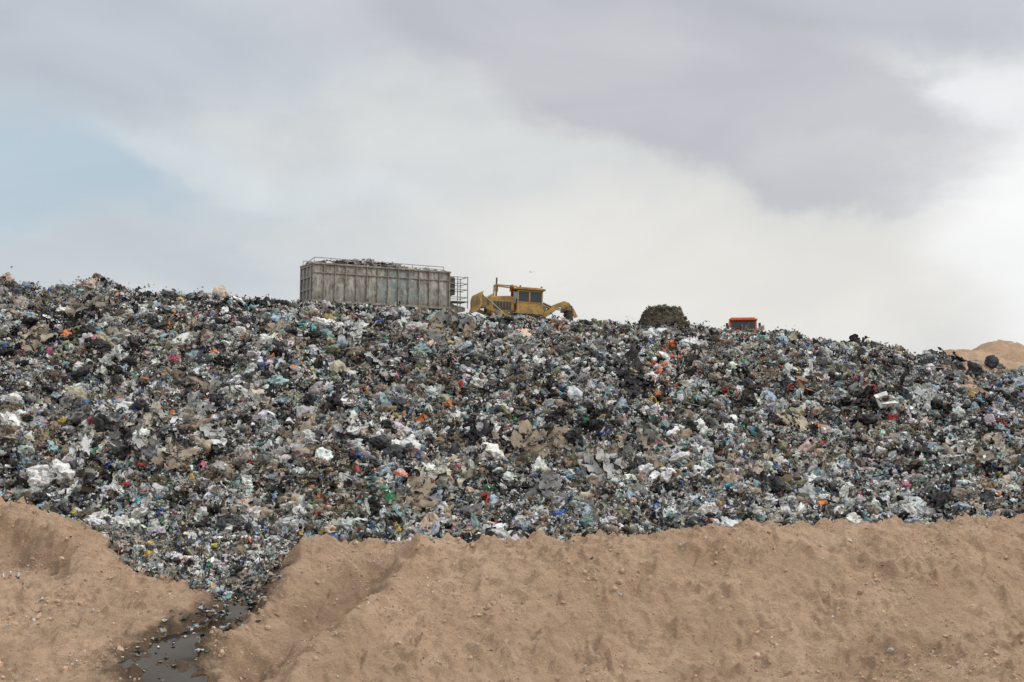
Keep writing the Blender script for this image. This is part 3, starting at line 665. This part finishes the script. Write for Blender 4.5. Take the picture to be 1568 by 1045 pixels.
for y in(-.6,.6):
    prism('ripper_arm',D,[(1.95,1.3),(2.5,1.55),(3.2,2.1),(3.75,2.35),(4.15,2.25),(4.6,1.75),(4.9,1.2),(4.65,1.1),(4.25,1.7),(3.85,2.0),(3.5,1.9),(2.8,1.3),(2.2,.9),(1.95,.8)],y-.08,y+.08,M_yel,.03)
    beam('ripper_cylinder',D,(2.2,y*.7,2.1),(3.1,y*.7,1.75),.16,M_ygr,True); beam('ripper_rod',D,(3.05,y*.7,1.78),(3.9,y*.7,1.75),.08,M_galv,True)
box('ripper_beam',D,(4.1,0,1.75),(.3,2.0,.3),M_ygr,.04)
for y in(-.75,0,.75): prism('shank',D,[(4.15,2.0),(4.4,2.0),(4.5,.9),(4.25,.4),(4.1,.4),(4.2,1.)],y-.05,y+.05,M_dark,.01)
# ---------------------------------------------------------------- operator (seated)
def skin_person(name,loc,rotz,shirt,skin,trous):
    J={'pel':(0,0,.0),'sp':(0,.02,.25),'ch':(0,.02,.45),'nk':(0,0,.58),'hd':(0,-.02,.68),'ht':(0,-.02,.8),
       'sl':(-.18,0,.52),'el':(-.25,-.12,.28),'wl':(-.2,-.38,.26),'sr':(.18,0,.52),'er':(.25,-.12,.28),'wr':(.2,-.38,.26),
       'hl':(-.1,-.02,-.02),'kl':(-.14,-.45,.02),'al':(-.14,-.5,-.4),'fl':(-.14,-.64,-.43),'hr':(.1,-.02,-.02),'kr':(.14,-.45,.02),'ar':(.14,-.5,-.4),'fr':(.14,-.64,-.43)}
    R_={'pel':.15,'sp':.14,'ch':.16,'nk':.055,'hd':.095,'ht':.085,'sl':.07,'el':.05,'wl':.032,'hl':.1,'kl':.075,'al':.045,'fl':.035}
    for k in('sr','er','wr','hr','kr','ar','fr'): R_[k]=R_[k[0]+'l']
    ks=list(J); E=[('pel','sp'),('sp','ch'),('ch','nk'),('nk','hd'),('hd','ht'),('ch','sl'),('sl','el'),('el','wl'),('ch','sr'),('sr','er'),('er','wr'),('pel','hl'),('hl','kl'),('kl','al'),('al','fl'),('pel','hr'),('hr','kr'),('kr','ar'),('ar','fr')]
    me=bpy.data.meshes.new(name); me.from_pydata([J[k] for k in ks],[(ks.index(a),ks.index(b)) for a,b in E],[])
    o=bpy.data.objects.new(name,me); sc.collection.objects.link(o)
    sk=o.modifiers.new('s','SKIN'); 
    for i,k in enumerate(ks): me.skin_vertices[0].data[i].radius=(R_[k],R_[k])
    me.skin_vertices[0].data[0].use_root=True
    o.modifiers.new('ss','SUBSURF').render_levels=2
    m,nt,b=new_mat(name+'_clothes'); co=N(nt,'ShaderNodeTexCoord'); sp=N(nt,'ShaderNodeSeparateXYZ'); nt.links.new(co.outputs['Object'],sp.inputs[0])
    c=mixc(nt,maprange(nt,sp.outputs[2],.08,.09),trous,shirt); c=mixc(nt,maprange(nt,sp.outputs[2],.57,.58),c,skin); c=mixc(nt,maprange(nt,sp.outputs[2],.78,.79),c,(.03,.02,.015))
    nt.links.new(c,b.inputs['Base Color']); b.inputs['Roughness'].default_value=.8; me.materials.append(m)
    o.matrix_world=loc@Matrix.Rotation(rotz,4,'Z'); return o
bpy.context.view_layer.update()
Dm=D.matrix_world.copy()
try: skin_person('machine_operator',Dm@Matrix.Translation((1.2,0,1.9)),-math.pi/2,(.3,.08,.06),(.28,.16,.1),(.05,.06,.1))
except Exception as e: print('person',e)
# ---------------------------------------------------------------- orange truck (mostly behind the crest)
q=P(1138,485,116); K_=empty('orange_truck',Matrix.Translation((q[0],q[1],q[2]-2.75))@Matrix.Rotation(math.radians(-6),4,'Z'))
prism('cab',K_,[(0,.6),(1.7,.6),(1.7,2.55),(.25,2.55),(.12,2.3),(0,1.5)],-1.1,1.1,M_org,.06).rotation_euler=(0,0,math.pi/2)
box('roof_visor',K_,(0,.1,2.5),(2.3,.45,.16),M_org,.04); box('roof_cap',K_,(0,1.0,2.66),(2.0,1.2,.12),M_org,.05)
box('windscreen',K_,(0,.03,2.08),(1.9,.04,.62),M_gls,.01,(math.radians(-10),0,0))
box('bumper',K_,(0,-.1,.65),(2.3,.2,.35),M_dark,.03); box('grille',K_,(0,-.04,1.15),(1.5,.06,.45),M_dark,.02)
for s_ in(-1,1):
    box('headlamp',K_,(s_*.88,-.05,1.1),(.28,.08,.22),M_galv,.03); box('side_window',K_,(s_*1.11,.85,2.05),(.03,.8,.55),M_gls,0)
    box('mirror',K_,(s_*1.32,.0,2.0),(.2,.08,.45),M_dark,.02); 
    for y in(.8,4.6,5.9): wheel('truck_wheel',K_,(s_*.92,y,.48),.48,.4,M_rub,M_galv,math.pi/2)
    box('chassis',K_,(s_*.45,3.7,.75),(.14,6.2,.25),M_dark,.02); box('box_side',K_,(s_*1.12,4.5,1.65),(.08,4.8,1.3),M_org,.02)
box('box_front',K_,(0,2.1,1.75),(2.2,.08,1.5),M_org,.02); box('box_floor',K_,(0,4.5,1.05),(2.16,4.7,.1),M_dark,.01); box('box_tail',K_,(0,6.9,1.6),(2.2,.08,1.2),M_org,.02)
# ---------------------------------------------------------------- bird
def bird(px,py,d,sp):
    V=[];Fc=[]
    V0,F0=revolve([(0,-.5),(.03,-.48),(.07,-.3),(.1,-.05),(.09,.15),(.055,.27),(.065,.33),(.05,.4),(.015,.44),(0,.5)],10)
    V+=V0;Fc+=F0
    for s_ in(-1,1):
        b0=len(V); w=[(.16,.05*s_,.03),(.2,.4*s_,.16),(.12,.8*s_,.1),(-.12,1.15*s_,-.02),(-.1,.8*s_,.07),(-.06,.4*s_,.13),(-.12,.05*s_,.03)]
        V+=w; Fc+=[(b0,b0+1,b0+5,b0+6),(b0+1,b0+2,b0+4,b0+5),(b0+2,b0+3,b0+4)]
    b0=len(V); V+=[(-.42,-.03,0),(-.42,.03,0),(-.7,.12,0),(-.7,-.12,0)]; Fc.append((b0,b0+1,b0+2,b0+3))
    o=mesh_obj('gull',V,Fc,simple('feathers',(.16,.15,.15),.8)); o.location=P(px,py,d); o.rotation_euler=(.1,-.1,math.radians(70)); o.scale=(sp,)*3
bird(813,417,105,.34)
# ---------------------------------------------------------------- world
w=bpy.data.worlds.new('World'); sc.world=w; w.use_nodes=True; nt=w.node_tree; nt.nodes.clear()
sunaz=math.radians(98); sunel=math.radians(40)
sky=N(nt,'ShaderNodeTexSky'); sky.sky_type='NISHITA'; sky.sun_disc=False; sky.sun_elevation=sunel; sky.sun_rotation=sunaz; sky.air_density=1.2; sky.dust_density=2.5
bg1=N(nt,'ShaderNodeBackground'); bg1.inputs[1].default_value=.12; nt.links.new(sky.outputs[0],bg1.inputs[0])
tc=N(nt,'ShaderNodeTexCoord'); sp=N(nt,'ShaderNodeSeparateXYZ'); nt.links.new(tc.outputs['Generated'],sp.inputs[0])
az=math_(nt,'ARCTAN2',sp.outputs[0],sp.outputs[1]); el=math_(nt,'ARCSINE',sp.outputs[2])
cb=N(nt,'ShaderNodeCombineXYZ'); nt.links.new(az,cb.inputs[0]); nt.links.new(math_(nt,'MULTIPLY',el,2.0),cb.inputs[1])
dn=noise_(nt,3.0,6,.58,cb.outputs[0]); dn2=noise_(nt,4.1,6,.58,tc.outputs['Generated']); fine=noise_(nt,5,5,.5,cb.outputs[0],.5)
azd=math_(nt,'ADD',az,math_(nt,'MULTIPLY',math_(nt,'SUBTRACT',dn,.5),.28)); eld=math_(nt,'ADD',el,math_(nt,'MULTIPLY',math_(nt,'SUBTRACT',dn2,.5),.15))
def lin(c): return tuple(((v/255+.055)/1.055)**2.4 if v>10 else v/3294 for v in c)
def blob(px,py,sx,sy,lo=.15,hi=.8,slope=0.):
    p=P(px,py,1.)-np.array([0,0,CZ]); p/=np.linalg.norm(p); a0=math.atan2(p[0],p[1]); e0=math.asin(p[2])
    sx/=F; sy/=F
    da=math_(nt,'SUBTRACT',azd,a0); de=math_(nt,'SUBTRACT',eld,e0); de=math_(nt,'ADD',de,math_(nt,'MULTIPLY',da,slope))
    r=math_(nt,'ADD',math_(nt,'POWER',math_(nt,'ABSOLUTE',math_(nt,'DIVIDE',da,sx)),2),math_(nt,'POWER',math_(nt,'ABSOLUTE',math_(nt,'DIVIDE',de,sy)),2))
    return maprange(nt,math_(nt,'EXPONENT',math_(nt,'MULTIPLY',r,-1.)),lo,hi)
def lay(c,px,py,sx,sy,col,amt=1.,**k): 
    f=math_(nt,'MULTIPLY',blob(px,py,sx,sy,**k),amt); return mixc(nt,f,c,lin(col))
c=mixc(nt,maprange(nt,dn,.35,.65),lin((207,212,215)),lin((221,223,222)))
c=lay(c,1150,440,620,150,(234,232,226),1,lo=.05,hi=.95)
c=lay(c,40,30,480,130,(182,192,203),.95,lo=.08,hi=.8)
c=lay(c,-20,260,400,105,(184,205,220),.9,lo=.08,hi=.85)
c=lay(c,60,420,420,80,(188,199,208),.8,lo=.05,hi=.9)
c=lay(c,370,250,230,38,(219,226,230),.75,lo=.08,hi=.9,slope=.2)
c=lay(c,1020,-10,620,110,(185,187,197),.95,lo=.12,hi=.7)
c=lay(c,1130,165,400,130,(193,193,201),.95,lo=.25,hi=.56,slope=.22)
c=lay(c,1380,262,200,56,(202,202,207),.9,lo=.2,hi=.55)
c=lay(c,1620,300,170,260,(252,252,252),1,lo=.04,hi=.9)
c=lay(c,1490,120,120,65,(240,241,244),.85,lo=.12,hi=.8)
c=mixc(nt,.14,c,mixc(nt,maprange(nt,fine,.3,.7),lin((165,171,180)),lin((255,255,255))))
up=maprange(nt,el,.33,1.1,1.,2.1)
scn=N(nt,'ShaderNodeVectorMath',operation='SCALE'); nt.links.new(c,scn.inputs[0]); nt.links.new(up,scn.inputs['Scale'])
bg2=N(nt,'ShaderNodeBackground'); nt.links.new(scn.outputs[0],bg2.inputs[0]); bg2.inputs[1].default_value=1.
mx=N(nt,'ShaderNodeMixShader'); gap=math_(nt,'SUBTRACT',1.,math_(nt,'MULTIPLY',blob(20,270,330,120,lo=.1,hi=.9),.15))
nt.links.new(gap,mx.inputs[0]); nt.links.new(bg1.outputs[0],mx.inputs[1]); nt.links.new(bg2.outputs[0],mx.inputs[2])
wo=N(nt,'ShaderNodeOutputWorld'); nt.links.new(mx.outputs[0],wo.inputs[0])
# ---------------------------------------------------------------- sun
sl=bpy.data.lights.new('sun','SUN'); sl.energy=1.5; sl.angle=math.radians(10); sl.color=(1,.95,.88)
so=bpy.data.objects.new('sun',sl); sc.collection.objects.link(so)
d=Vector((math.sin(sunaz)*math.cos(sunel),math.cos(sunaz)*math.cos(sunel),math.sin(sunel)))
so.rotation_euler=d.to_track_quat('Z','Y').to_euler()
# ---------------------------------------------------------------- camera
cam=bpy.data.cameras.new('camera'); cam.sensor_width=36; cam.lens=36*F/1568; cam.clip_end=8000; cam.clip_start=.5
co=bpy.data.objects.new('camera',cam); sc.collection.objects.link(co); co.location=(0,0,CZ); co.rotation_euler=(math.pi/2+TH,0,0); sc.camera=co
